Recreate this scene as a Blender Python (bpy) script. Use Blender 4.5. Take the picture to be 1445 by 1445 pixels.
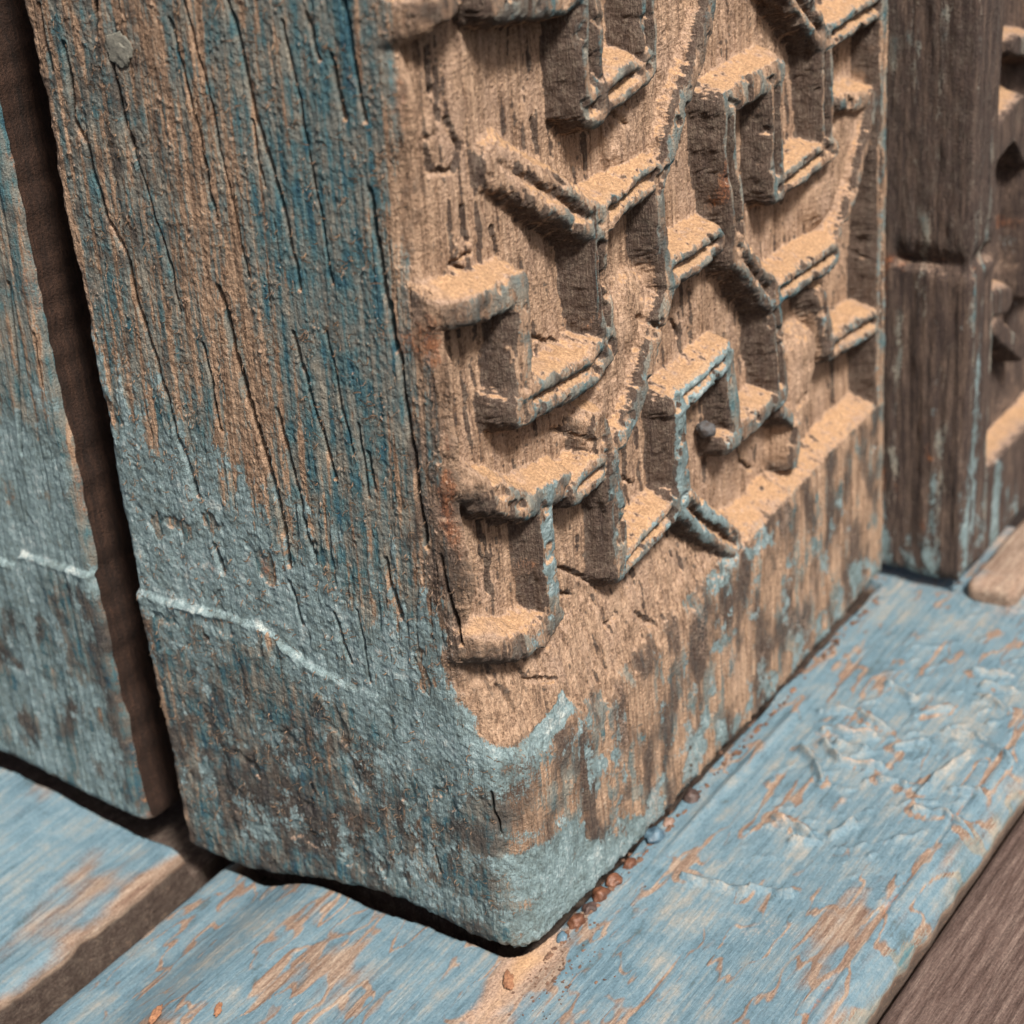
import bpy, math, random
import numpy as np
from mathutils import Matrix, Vector

random.seed(7)
for o in list(bpy.data.objects):
    bpy.data.objects.remove(o)
SC = bpy.context.scene
COL = SC.collection
S = 0.0005                       # one modelling unit = half a millimetre

# ------------------------------------------------------------------ camera
FPX, CPX = 2747.0, 722.5
AX = np.array([0.55900221, -0.43104489, 0.70831972])
AY = np.array([-0.82542061, -0.2081813, 0.52472979])
AZ = np.array([-0.07872317, -0.87798682, -0.47216715])
ROT = np.stack([AX, AY, AZ], 1)
TR = np.array([(738 - CPX) / FPX, (1325 - CPX) / FPX, 1.0]) * 600.0
CAM = -ROT.T @ TR                # camera position in modelling units


def unp(px, py, axis, val):
    """the point of the plane <axis> = val that the photograph shows at a pixel"""
    d = ROT.T @ np.array([(px - CPX) / FPX, (py - CPX) / FPX, 1.0])
    return CAM + d * ((val - CAM[axis]) / d[axis])


cam_d = bpy.data.cameras.new('camera')
cam = bpy.data.objects.new('camera', cam_d)
COL.objects.link(cam)
right, up, back = ROT.T @ [1, 0, 0], ROT.T @ [0, -1, 0], ROT.T @ [0, 0, -1]
M = Matrix.Identity(4)
for i in range(3):
    M[i][0], M[i][1], M[i][2], M[i][3] = right[i], up[i], back[i], CAM[i] * S
cam.matrix_world = M
cam_d.sensor_width = 36
cam_d.lens = FPX / 1445 * 36
cam_d.clip_start, cam_d.clip_end = 0.01, 50
cam_d.dof.use_dof = True
cam_d.dof.focus_distance = 0.575 * 1000 * S
cam_d.dof.aperture_fstop = 26
SC.camera = cam

# ------------------------------------------------------------------ light
w = bpy.data.worlds.new('World')
SC.world = w
w.use_nodes = True
nt = w.node_tree
sky = nt.nodes.new('ShaderNodeTexSky')
sky.sky_type = 'NISHITA'
sky.sun_disc = False
SUN = np.array([-0.28, -0.52, 0.80])
SUN = SUN / np.linalg.norm(SUN)
sky.sun_elevation = math.asin(SUN[2])
sky.sun_rotation = math.atan2(SUN[0], SUN[1])
sky.air_density, sky.dust_density, sky.ozone_density = 1.0, 7.0, 0.6
bg = nt.nodes['Background']
bg.inputs[1].default_value = 0.02
nt.links.new(sky.outputs[0], bg.inputs[0])
sl = bpy.data.lights.new('sun', 'SUN')
sl.energy = 1.5
sl.angle = math.radians(9)
sl.color = (1.0, 0.93, 0.84)
sun = bpy.data.objects.new('sun', sl)
sun.rotation_euler = Vector(SUN).to_track_quat('Z', 'Y').to_euler()
COL.objects.link(sun)
SC.view_settings.view_transform = 'Standard'
SC.view_settings.look = 'None'
SC.view_settings.gamma = 1
SC.view_settings.exposure = 2.1
SC.render.engine = 'CYCLES'
SC.cycles.max_bounces = 5
SC.cycles.diffuse_bounces = 3


# ------------------------------------------------------------------ noise
def _hash(ix, iy, iz, seed):
    h = (ix.astype(np.uint32) * np.uint32(374761393) + iy.astype(np.uint32) * np.uint32(668265263)
         + iz.astype(np.uint32) * np.uint32(2147483647) + np.uint32((seed * 974634777) & 0xffffffff))
    h = (h ^ (h >> np.uint32(13))) * np.uint32(1274126177)
    h ^= h >> np.uint32(16)
    h = h * np.uint32(2246822519)
    return (h ^ (h >> np.uint32(15)))


def n2(x, y, seed=0):
    """2-D gradient noise, about -1..1"""
    x = np.asarray(x, np.float32); y = np.asarray(y, np.float32)
    x, y = np.broadcast_arrays(x, y)
    ix = np.floor(x).astype(np.int32); iy = np.floor(y).astype(np.int32)
    fx = x - ix; fy = y - iy
    z0 = np.zeros_like(ix)
    ux = fx * fx * fx * (fx * (fx * 6 - 15) + 10); uy = fy * fy * fy * (fy * (fy * 6 - 15) + 10)

    def g(dx, dy):
        a = (_hash(ix + dx, iy + dy, z0, seed) & np.uint32(1023)).astype(np.float32) * np.float32(2 * math.pi / 1024)
        return np.cos(a) * (fx - dx) + np.sin(a) * (fy - dy)
    a = g(0, 0); b = g(1, 0); c = g(0, 1); d = g(1, 1)
    a = a + ux * (b - a); c = c + ux * (d - c)
    return (a + uy * (c - a)) * 1.5


def f2(x, y, octv=4, seed=0, gain=0.5):
    s = 0; a = 1.0; t = 0
    for k in range(octv):
        s = s + a * n2(x * 2 ** k + 17.3 * k, y * 2 ** k - 9.1 * k, seed + k); t += a; a *= gain
    return s / t * 1.3


_v3 = np.array([[1, 1, 0], [-1, 1, 0], [1, -1, 0], [-1, -1, 0], [1, 0, 1], [-1, 0, 1], [1, 0, -1], [-1, 0, -1],
                [0, 1, 1], [0, -1, 1], [0, 1, -1], [0, -1, -1], [1, 1, 0], [-1, 1, 0], [0, -1, 1], [0, -1, -1]], np.float32)


def n3(x, y, z, seed=0):
    x = np.asarray(x, np.float32); y = np.asarray(y, np.float32); z = np.asarray(z, np.float32)
    ix = np.floor(x).astype(np.int32); iy = np.floor(y).astype(np.int32); iz = np.floor(z).astype(np.int32)
    fx = x - ix; fy = y - iy; fz = z - iz
    ux = fx * fx * (3 - 2 * fx); uy = fy * fy * (3 - 2 * fy); uz = fz * fz * (3 - 2 * fz)

    def g(dx, dy, dz):
        h = _hash(ix + dx, iy + dy, iz + dz, seed) & np.uint32(15)
        v = _v3[h]
        return v[..., 0] * (fx - dx) + v[..., 1] * (fy - dy) + v[..., 2] * (fz - dz)
    r = []
    for dz in (0, 1):
        a = g(0, 0, dz); b = g(1, 0, dz); c = g(0, 1, dz); d = g(1, 1, dz)
        a = a + ux * (b - a); c = c + ux * (d - c)
        r.append(a + uy * (c - a))
    return r[0] + uz * (r[1] - r[0])


def ss(a, b, x):
    t = np.clip((x - a) / (b - a), 0, 1)
    return t * t * (3 - 2 * t)


def blob(x, y, cx, cy, rx, ry):
    return np.exp(-(((x - cx) / rx) ** 2 + ((y - cy) / ry) ** 2))


def seg_dist(x, y, p, q):
    dx, dy = q[0] - p[0], q[1] - p[1]
    l2 = dx * dx + dy * dy + 1e-9
    t = np.clip(((x - p[0]) * dx + (y - p[1]) * dy) / l2, 0, 1)
    return np.hypot(x - p[0] - t * dx, y - p[1] - t * dy), t


def line_dist(x, y, pts):
    d = None
    for a, b in zip(pts[:-1], pts[1:]):
        e, _ = seg_dist(x, y, a, b)
        d = e if d is None else np.minimum(d, e)
    return d


# ------------------------------------------------------------------ mesh helpers
ATTRS = ('pa', 'pl', 'du', 'ru', 'gr')


def tag(o, label=None, cat=None, group=None, kind=None):
    if label: o['label'] = label
    if cat: o['category'] = cat
    if group: o['group'] = group
    if kind: o['kind'] = kind
    return o


def empty(name, loc=(0, 0, 0)):
    o = bpy.data.objects.new(name, None)
    o.location = Vector(loc) * S
    o.empty_display_size = 0.01
    COL.objects.link(o)
    return o


def put_under(o, parent):
    if parent is not None:
        o.parent = parent
        o.matrix_parent_inverse = Matrix.Translation(-Vector(parent.location))


def raw_mesh(name, V, F, mat, parent=None, attrs=None, normals=None, smooth=True):
    """V (n,3) in modelling units, F (m,4) or (m,3) ints"""
    V = np.asarray(V, np.float32) * S
    F = np.asarray(F, np.int32)
    k = F.shape[1]
    me = bpy.data.meshes.new(name)
    me.vertices.add(len(V)); me.vertices.foreach_set('co', V.ravel())
    me.loops.add(F.size); me.loops.foreach_set('vertex_index', F.ravel())
    me.polygons.add(len(F))
    me.polygons.foreach_set('loop_start', np.arange(len(F), dtype=np.int32) * k)
    me.polygons.foreach_set('loop_total', np.full(len(F), k, np.int32))
    me.polygons.foreach_set('use_smooth', np.full(len(F), smooth, bool))
    me.update(calc_edges=True)
    for a in ATTRS:
        at = me.attributes.new(a, 'FLOAT', 'POINT')
        v = (attrs or {}).get(a)
        if v is not None:
            at.data.foreach_set('value', np.ascontiguousarray(np.broadcast_to(v, (len(V),)), np.float32))
    if normals is not None:
        me.normals_split_custom_set_from_vertices(normals.astype(np.float32))
    me.materials.append(mat)
    o = bpy.data.objects.new(name, me)
    COL.objects.link(o)
    put_under(o, parent)
    return o


def grid_normals(P):
    du = np.gradient(P, axis=1); dv = np.gradient(P, axis=0)
    n = np.cross(du, dv)
    return n / (np.linalg.norm(n, axis=-1, keepdims=True) + 1e-12)


def smooth_grid(P, it, wgt=None):
    for _ in range(it):
        Q = P.copy()
        Q[1:-1, 1:-1] = (P[:-2, 1:-1] + P[2:, 1:-1] + P[1:-1, :-2] + P[1:-1, 2:]) * 0.125 + P[1:-1, 1:-1] * 0.5
        P = Q if wgt is None else P + (Q - P) * wgt[..., None]
    return P


def grid_object(name, P, mat, parent, attrs, labels=None, names=None, N=None):
    """a sheet of quads; with labels (per cell) it is cut into one object for each label"""
    ny, nx = P.shape[:2]
    idx = np.arange(ny * nx, dtype=np.int32).reshape(ny, nx)
    F = np.stack([idx[:-1, :-1], idx[:-1, 1:], idx[1:, 1:], idx[1:, :-1]], -1).reshape(-1, 4)
    V = P.reshape(-1, 3)
    if N is None:
        N = grid_normals(P)
    N = N.reshape(-1, 3)
    A = {k: np.broadcast_to(v, P.shape[:2]).reshape(-1) for k, v in attrs.items()}
    out = {}
    if labels is None:
        return raw_mesh(name, V, F, mat, parent, A, N)
    L = labels.reshape(-1)
    remap = np.zeros(len(V), np.int32)
    for lab, nm in names.items():
        f = F[L == lab]
        if not len(f):
            continue
        used = np.unique(f)
        remap[used] = np.arange(len(used))
        out[lab] = raw_mesh(nm, V[used], remap[f], mat, parent, {k: v[used] for k, v in A.items()}, N[used])
    return out


# ------------------------------------------------------------------ materials
def node(nt, t, **kw):
    n = nt.nodes.new(t)
    for k, v in kw.items():
        setattr(n, k, v)
    return n


class NB:
    """small helper that strings shader nodes together"""
    def __init__(self, name):
        self.m = bpy.data.materials.new(name)
        self.m.use_nodes = True
        self.t = self.m.node_tree
        self.bsdf = self.t.nodes['Principled BSDF']
        tc = node(self.t, 'ShaderNodeNewGeometry')
        sc = node(self.t, 'ShaderNodeVectorMath', operation='SCALE')
        self.t.links.new(tc.outputs['Position'], sc.inputs[0])
        sc.inputs['Scale'].default_value = 1 / S
        self.pos = sc.outputs[0]

    def link(self, a, b):
        self.t.links.new(a, b)

    def inp(self, sock, v):
        if isinstance(v, (int, float)):
            sock.default_value = v
        elif isinstance(v, tuple):
            sock.default_value = v if len(v) == 4 or sock.type == 'VECTOR' else (*v, 1)
        else:
            self.link(v, sock)

    def math(self, op, a, b=0.0, clamp=False):
        n = node(self.t, 'ShaderNodeMath', operation=op, use_clamp=clamp)
        self.inp(n.inputs[0], a); self.inp(n.inputs[1], b)
        return n.outputs[0]

    def noise(self, scale, detail=4, rough=0.55, off=0.0, dist=0.0):
        v = node(self.t, 'ShaderNodeVectorMath', operation='MULTIPLY')
        self.link(self.pos, v.inputs[0]); v.inputs[1].default_value = scale
        a = node(self.t, 'ShaderNodeVectorMath', operation='ADD')
        self.link(v.outputs[0], a.inputs[0]); a.inputs[1].default_value = (off, off * 1.7, off * 0.6)
        n = node(self.t, 'ShaderNodeTexNoise')
        self.link(a.outputs[0], n.inputs['Vector'])
        n.inputs['Scale'].default_value = 1; n.inputs['Detail'].default_value = detail
        n.inputs['Roughness'].default_value = rough; n.inputs['Distortion'].default_value = dist
        return n.outputs['Fac']

    def attr(self, a):
        n = node(self.t, 'ShaderNodeAttribute'); n.attribute_name = a
        return n.outputs['Fac']

    def ramp(self, fac, stops):
        n = node(self.t, 'ShaderNodeValToRGB')
        e = n.color_ramp.elements
        while len(e) < len(stops):
            e.new(0.5)
        for k, (p, c) in enumerate(stops):
            e[k].position = p; e[k].color = (*c, 1)
        self.inp(n.inputs[0], fac)
        return n.outputs[0]

    def step(self, x, a, b):
        n = node(self.t, 'ShaderNodeMapRange', interpolation_type='SMOOTHSTEP')
        self.inp(n.inputs[0], x)
        n.inputs[1].default_value = a; n.inputs[2].default_value = b
        return n.outputs[0]

    def mix(self, f, a, b, mode='MIX'):
        n = node(self.t, 'ShaderNodeMix', data_type='RGBA', blend_type=mode)
        self.inp(n.inputs[0], f); self.inp(n.inputs[6], a); self.inp(n.inputs[7], b)
        return n.outputs[2]

    def bump(self, h, strength, dist, prev=None):
        n = node(self.t, 'ShaderNodeBump')
        n.inputs['Strength'].default_value = strength; n.inputs['Distance'].default_value = dist * S
        self.link(h, n.inputs['Height'])
        if prev is not None:
            self.link(prev, n.inputs['Normal'])
        return n.outputs[0]


def weathered(name, axis, wood, old, light, dust=(0.52, 0.325, 0.185), fine=1.0, lscale=1.0, soft=1.0, jk=1.0, lg=0.0, fibk=0.75):
    """bare wood < old dark paint < light overcoat < grime and painted shade < rust < dust, each where its field passes zero"""
    b = NB(name)

    def along(across, along_):
        s = [across] * 3; s[axis] = along_
        return tuple(s)
    grain = b.noise(along(0.55, 0.035), 4, 0.62, 3.1)
    fib = b.noise(along(2.0, 0.20), 3, 0.62, 8.0)
    med = b.noise((0.075,) * 3, 3, 0.6, 21.0)
    mott = b.noise((0.33,) * 3, 4, 0.62, 5.0)
    spk = b.noise((1.15,) * 3, 3, 0.62, 40.0)
    tiny = b.noise((3.6,) * 3, 2, 0.6, 12.0)
    c = lambda x: b.math('SUBTRACT', x, 0.5)
    mul = lambda x, k: b.math('MULTIPLY', x, k)
    add = lambda *a: a[0] if len(a) == 1 else b.math('ADD', a[0], add(*a[1:]))
    jit = add(mul(c(fib), 0.9), mul(c(spk), 0.7))
    wood_c = b.ramp(add(mul(grain, 0.55), mul(fib, 0.3), mul(spk, 0.15)), wood)
    old_c = b.ramp(add(mul(med, 0.45), mul(grain, 0.35), mul(mott, 0.2), mul(b.math('SUBTRACT', 0.55, b.attr('pa')), 0.15)), old)
    lig_c = b.ramp(add(mul(mott, 0.45 - 0.3 * lg), mul(med, 0.35), mul(grain, 0.4 * lg), mul(spk, 0.2 - 0.1 * lg), mul(b.math('SUBTRACT', b.math('MINIMUM', b.attr('pl'), 1.4), 0.5), 0.10)), light)
    f_pa = b.step(add(b.attr('pa'), jit), -0.10, 0.12)
    col = b.mix(f_pa, wood_c, old_c)
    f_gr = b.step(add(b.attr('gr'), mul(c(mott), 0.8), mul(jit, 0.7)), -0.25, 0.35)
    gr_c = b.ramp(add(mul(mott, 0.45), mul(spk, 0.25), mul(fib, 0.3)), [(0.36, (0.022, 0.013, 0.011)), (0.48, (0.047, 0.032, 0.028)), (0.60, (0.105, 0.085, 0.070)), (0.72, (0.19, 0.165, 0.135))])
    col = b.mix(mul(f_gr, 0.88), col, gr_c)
    f_pl = b.step(add(b.attr('pl'), mul(jit, 0.75 * jk), mul(c(mott), 0.5 * jk)), -0.08 * soft, 0.14 * soft)
    col = b.mix(f_pl, col, lig_c)
    f_ru = b.step(add(b.attr('ru'), mul(c(mott), 0.8), mul(jit, 0.8)), -0.15, 0.3)
    ru_c = b.ramp(add(mul(mott, 0.5), mul(spk, 0.5)), [(0.32, (0.075, 0.022, 0.012)), (0.52, (0.22, 0.075, 0.03)), (0.7, (0.42, 0.19, 0.08))])
    col = b.mix(mul(f_ru, 0.85), col, ru_c)
    f_du = b.step(add(b.attr('du'), mul(c(mott), 0.5), mul(c(spk), 0.9), mul(c(tiny), 0.5)), -0.25, 0.4)
    du_c = b.mix(b.step(add(b.attr('du'), mul(c(med), 1.6)), 0.1, 0.95), (0.43, 0.30, 0.225), dust)
    du_c = b.mix(b.step(spk, 0.62, 0.38), du_c, b.mix(1.0, du_c, (0.82, 0.80, 0.78), 'MULTIPLY'))
    col = b.mix(mul(f_du, 0.86), col, du_c)
    col = b.mix(1.0, col, b.ramp(add(mul(tiny, 0.5), mul(spk, 0.5)), [(0.30, (0.70, 0.69, 0.68)), (0.5, (1, 1, 1)), (0.7, (1.28, 1.26, 1.22))]), 'MULTIPLY')
    b.link(col, b.bsdf.inputs['Base Color'])
    b.inp(b.bsdf.inputs['Roughness'], b.math('SUBTRACT', 0.88, mul(f_pl, 0.36)))
    b.bsdf.inputs['Specular IOR Level'].default_value = 0.42
    h = add(mul(fib, fibk), mul(b.math('MULTIPLY', spk, b.math('SUBTRACT', 0.85, mul(b.step(b.attr('pl'), -0.3, 0.3), 0.45))), 1.0), mul(tiny, 0.28))
    nb = b.bump(h, 0.9, 1.15 * fine)
    b.link(nb, b.bsdf.inputs['Normal'])
    return b.m


def plain_stone(name, c0, c1, rough=0.6, scale=0.5):
    b = NB(name)
    n = b.noise((scale,) * 3, 5, 0.6, 2.0)
    b.link(b.ramp(n, [(0.32, c0), (0.68, c1)]), b.bsdf.inputs['Base Color'])
    b.bsdf.inputs['Roughness'].default_value = rough
    b.link(b.bump(b.noise((scale * 3,) * 3, 4, 0.6, 9.0), 0.6, 0.8), b.bsdf.inputs['Normal'])
    return b.m


WOOD = [(0.35, (0.085, 0.050, 0.034)), (0.43, (0.20, 0.125, 0.082)), (0.50, (0.34, 0.225, 0.15)), (0.58, (0.45, 0.305, 0.21)), (0.68, (0.56, 0.40, 0.29))]
OLD = [(0.33, (0.022, 0.080, 0.120)), (0.40, (0.045, 0.120, 0.152)), (0.455, (0.090, 0.160, 0.172)), (0.51, (0.150, 0.172, 0.165)), (0.58, (0.215, 0.210, 0.182)), (0.66, (0.29, 0.265, 0.22))]
LIGHT = [(0.34, (0.085, 0.125, 0.135)), (0.405, (0.13, 0.172, 0.175)), (0.46, (0.165, 0.225, 0.235)), (0.52, (0.205, 0.285, 0.305)), (0.58, (0.28, 0.36, 0.38)), (0.65, (0.44, 0.49, 0.48))]
M_POST = weathered('weathered_post_wood', 2, WOOD, OLD, LIGHT)
SWOOD = [(0.33, (0.11, 0.062, 0.045)), (0.46, (0.20, 0.135, 0.10)), (0.58, (0.31, 0.235, 0.18)), (0.70, (0.44, 0.36, 0.29))]
SLIGHT = [(0.35, (0.072, 0.110, 0.125)), (0.43, (0.100, 0.172, 0.220)), (0.50, (0.132, 0.208, 0.255)), (0.56, (0.180, 0.228, 0.250)), (0.62, (0.24, 0.25, 0.24)), (0.70, (0.33, 0.305, 0.27))]
M_SILL = weathered('weathered_sill_paint', 0, SWOOD, OLD, SLIGHT, fine=0.55, soft=2.0, jk=0.30, lg=1.0, fibk=0.6)
BWOOD = [(0.36, (0.040, 0.023, 0.018)), (0.45, (0.075, 0.046, 0.038)), (0.53, (0.115, 0.078, 0.066)), (0.62, (0.175, 0.125, 0.105)), (0.70, (0.25, 0.185, 0.155))]
M_BROWN = weathered('brown_plank_wood', 0, BWOOD, OLD, SLIGHT, fine=0.5)
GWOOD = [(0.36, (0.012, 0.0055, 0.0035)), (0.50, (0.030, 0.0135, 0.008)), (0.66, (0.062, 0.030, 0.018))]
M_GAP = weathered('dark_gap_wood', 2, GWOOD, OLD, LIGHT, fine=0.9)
DWOOD = [(0.36, (0.022, 0.014, 0.013)), (0.47, (0.055, 0.037, 0.032)), (0.56, (0.105, 0.072, 0.056)), (0.66, (0.20, 0.14, 0.105))]
M_DARK = weathered('dark_upright_wood', 2, DWOOD, OLD, LIGHT, fine=0.9)


# ------------------------------------------------------------------ sill height
def sill_z(y):
    return -13.0 - 9.5 * ss(82, 114, y) + 6.0 * ss(165, 235, y)


def box_block(name, label, cat, x0, x1, y0, y1, z0, z1, mat, att, r=3.0, seed=1, parent=None):
    """a worn rounded block: a fine box pushed about by noise"""
    V = []; F = []
    n = 40
    u = np.linspace(-1, 1, n)
    A, B = np.meshgrid(u, u)
    c = np.array([(x0 + x1) / 2, (y0 + y1) / 2, (z0 + z1) / 2]); h = np.array([(x1 - x0) / 2, (y1 - y0) / 2, (z1 - z0) / 2])
    for ax in range(3):
        for sg in (-1, 1):
            q = np.zeros((n, n, 3)); q[..., ax] = sg
            q[..., (ax + 1) % 3] = A * sg; q[..., (ax + 2) % 3] = B
            q = q * h
            inner = np.clip(q, -(h - r), h - r)
            d = q - inner; ln = np.linalg.norm(d, axis=-1, keepdims=True) + 1e-9
            q = inner + d / ln * np.minimum(ln, r)
            k0 = sum(len(v) for v in V)
            V.append(q.reshape(-1, 3))
            idx = np.arange(n * n).reshape(n, n) + k0
            F.append(np.stack([idx[:-1, :-1], idx[:-1, 1:], idx[1:, 1:], idx[1:, :-1]], -1).reshape(-1, 4))
    V = np.concatenate(V); F = np.concatenate(F)
    V = V + 0.6 * np.stack([n3(V[:, 0] * .12 + k * 9, V[:, 1] * .12, V[:, 2] * .12, seed) for k in range(3)], -1)
    W = V + c
    att = {k: (v if not isinstance(v, tuple) else v[0] + v[1] * n3(W[:, 0] * v[2], W[:, 1] * v[2], W[:, 2] * v[2], seed + 3)) for k, v in att.items()}
    o = raw_mesh(name, W, F, mat, parent, att)
    if label: tag(o, label, cat)
    return o


# ================================================================== the carved post
POST_W, POST_L, REC = 263.0, 143.0, 13.0
post = empty('carved_post', (0, 0, -8))
tag(post, 'carved corner post with worn blue left side and dusty key-fret carving on the right side', 'post')


def R(px, py):                       # pixel -> (x, z) on the carved front plane
    p = unp(px, py, 1, 0.0)
    return (p[0], p[2])


def Lf(px, py):                      # pixel -> (y, z) on the plain left face
    p = unp(px, py, 0, 0.0)
    return (p[1], p[2])


# carved strips: name -> list of (pixel polyline on the front plane, width, height 0..1, twin groove, side slope)
FRETS = [
    [([(836, -60), (840, 60), (846, 143)], 13, 1.0, 1, 1.2), ([(846, 143), (916, 92)], 10.5, 1.0, 1, 1.2), ([(917, 92), (921, -60)], 9, 1.0, 1, 1.2)],
    [([(738, 230), (790, 270), (848, 314)], 11.5, (0.35, 1.0), 1, 1.4), ([(850, 310), (929, 245)], 9.5, 1.0, 1, 1.2),
     ([(848, 316), (855, 400), (864, 482)], 9.5, 1.0, 1, 1.3), ([(865, 482), (838, 520), (744, 571)], 12, 0.98, 1, 1.3),
     ([(748, 568), (746, 480), (741, 415)], 10, 0.9, 0, 1.4), ([(600, 468), (665, 446), (742, 408)], 9.5, (0.8, 0.92), 0, 1.4)],
    [([(668, 688), (708, 702), (750, 713)], 9, (0.75, 0.96), 0, 1.8), ([(752, 716), (806, 684)], 9, 0.92, 0, 2.0), ([(823, 688), (866, 652)], 10, 0.95, 1, 1.4),
     ([(778, 718), (783, 790), (792, 868)], 9, 0.9, 0, 2.2), ([(700, 926), (750, 914), (794, 872)], 9.5, (0.75, 0.92), 0, 1.6)],
    [([(854, 600), (868, 655), (880, 715), (884, 800)], 8.5, 0.9, 0, 2.5), ([(884, 800), (905, 775), (952, 722)], 9, 0.95, 1, 1.6)],
    [([(1012, -40), (1009, 12), (990, 83), (968, 148), (950, 215), (936, 262)], 7.5, 1.0, 0, 1.4),
     ([(975, -40), (968, 60), (945, 140), (925, 200)], 18, 0.42, 0, 5.0)],
    [([(935, 268), (940, 335), (950, 400)], 7.5, 0.95, 0, 1.6), ([(953, 398), (936, 458), (920, 520), (905, 572), (884, 618)], 8, 0.95, 0, 1.8),
     ([(920, 440), (905, 500), (880, 570)], 15, 0.5, 0, 5.0)],
    [([(1029, 146), (1104, 99)], 10, 1.0, 0, 1.3), ([(1031, 150), (1035, 221), (1043, 300), (1047, 345)], 9.5, 1.0, 1, 1.3),
     ([(1098, 112), (1099, 180), (1102, 262)], 9.5, 0.98, 1, 1.3), ([(1104, 262), (1178, 207)], 9.5, 1.0, 1, 1.2)],
    [([(1112, -40), (1140, 5), (1168, 50)], 10.5, 1.0, 1, 1.4), ([(1172, 50), (1242, 6)], 9.5, 1.0, 1, 1.2), ([(1170, 54), (1172, 120), (1174, 206)], 10.5, 0.95, 1, 1.4)],
    [([(950, 385), (985, 362), (1016, 338)], 10, 1.0, 1, 1.2)],
    [([(1243, 132), (1233, 180), (1214, 258), (1199, 305), (1184, 345)], 6, 0.95, 0, 1.4), ([(1225, 165), (1205, 215), (1188, 275)], 17, 0.5, 0, 5.0),
     ([(1196, 145), (1246, 138)], 7, 0.8, 0, 2.0)],
    [([(1046, 350), (1094, 414)], 11, 0.98, 1, 1.4), ([(1100, 412), (1182, 356)], 10.5, 1.0, 1, 1.3), ([(1098, 418), (1103, 482), (1108, 548)], 9, 0.95, 1, 1.4),
     ([(1036, 624), (1112, 556)], 8.5, 1.0, 0, 1.4), ([(1036, 500), (1040, 560), (1044, 612)], 8.5, 0.95, 0, 1.4), ([(962, 568), (1034, 500)], 9.5, 1.0, 1, 1.3),
     ([(964, 570), (968, 640), (972, 700)], 9.5, 0.95, 0, 1.8), ([(966, 702), (1005, 738), (1042, 766)], 11, 0.98, 1, 1.6)],
    [([(1168, 420), (1174, 455), (1182, 488)], 9, 0.85, 0, 2.0), ([(1183, 486), (1256, 440)], 10.5, 1.0, 1, 1.3)],
    [([(1155, 500), (1152, 540), (1143, 600)], 15, 0.6, 0, 4.0), ([(1112, 578), (1133, 600), (1130, 655)], 6, 0.85, 0, 2.0)],
    [([(590, 40), (622, 24), (660, -20)], 10, (0.7, 0.9), 0, 1.6)],
    [([(712, 0), (800, -8), (835, -30)], 11, 1.0, 0, 1.4)],
]

TOPZ = 322.0
z_knots = np.concatenate([np.linspace(0, 1, 748)[:-1] * 303, np.linspace(303, 331, 30)]) / 331.0
ny = len(z_knots)
left_ret = np.linspace(46, 1.2, 18)                 # into the gap on the left
yl = np.linspace(0, 1, 392) ** 1.0                   # left face, 1 = far edge
xr = np.linspace(0, POST_W, 520)
right_ret = np.linspace(1.0, 46, 16)
nL, nR = len(yl), len(xr)

# --- depth of the carved side, on (row z, column x)
zb_left = lambda y: np.interp(y, [0, 16, 35, 54, 81, 105, 120, 143], [-8.5, -8.5, -5.5, -4.5, -9, -16, -18.5, -17.5])
zb_right = lambda x: np.interp(x, [0, 36, 80, 120, 170, 231, 263], [-9.4, -11.2, -12.2, -11.0, -11.4, -9.0, -6.0]) + 0.7 * n2(x * 0.06, x * 0, 5)
cols = nL + nR
base_y = POST_L * (1 - yl)                           # nominal y of the left columns, far edge first
zb = np.concatenate([zb_left(base_y), zb_right(xr)])
zb = np.convolve(np.pad(zb, 12, 'edge'), np.ones(25) / 25, 'valid')
Z = zb[None, :] + (TOPZ - zb[None, :]) * z_knots[:, None]
ZR = Z[:, nL:]
XR = np.broadcast_to(xr, ZR.shape)
wob = f2(XR * 0.10, ZR * 0.06, 2, 11) * 1.4 + f2(XR * 0.45, ZR * 0.06, 2, 17) * 0.5
wear = 1 - 0.10 * ss(-0.1, 0.7, f2(XR * 0.045, ZR * 0.045, 3, 19)) - 0.14 * ss(0.25, 0.5, f2(XR * 0.16, ZR * 0.13, 3, 20))
hgt = np.zeros_like(XR) + 0.0
lab = np.zeros(XR.shape, np.int32)
best = np.full(XR.shape, 0.12)
slabm = np.zeros(XR.shape)
for fi, fr in enumerate(FRETS):
    for pts, wd, hh, twin, slope in fr:
        q = [R(*p) for p in pts]
        wd = wd * (1.14 if twin else 1.05)
        d = line_dist(XR, ZR + (0.9 if twin else 0.4), q) + wob * 0.55
        s = wd / 2 - d
        r_ = np.clip(d / (wd / 2), 0, 1)
        pr = ss(-slope * 1.25 - 0.5, 0.35 + slope * 0.15, s)
        if twin:
            top = wear - 0.24 * ((r_ - 0.52) / 0.5) ** 2 - 0.09 * wear ** 4 * np.exp(-(d / 0.8) ** 2)
        else:
            top = wear - 0.17 * r_ ** 3.5 + 0.03 * wob
        if isinstance(hh, tuple):
            a0, a1 = np.array(q[0]), np.array(q[-1]); ax_ = (a1 - a0) / np.dot(a1 - a0, a1 - a0)
            tt = np.clip((XR - a0[0]) * ax_[0] + (ZR - a0[1]) * ax_[1], 0, 1)
            hh = hh[0] + (hh[1] - hh[0]) * ss(0, 0.7, tt)
        v = pr * top * hh
        if slope >= 4:
            slabm = np.maximum(slabm, ss(-slope * 2.5, 0, s))
        m = v > best
        best = np.where(m, v, best); lab = np.where(m, fi + 1, lab)
        hgt = np.maximum(hgt, v)
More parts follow.
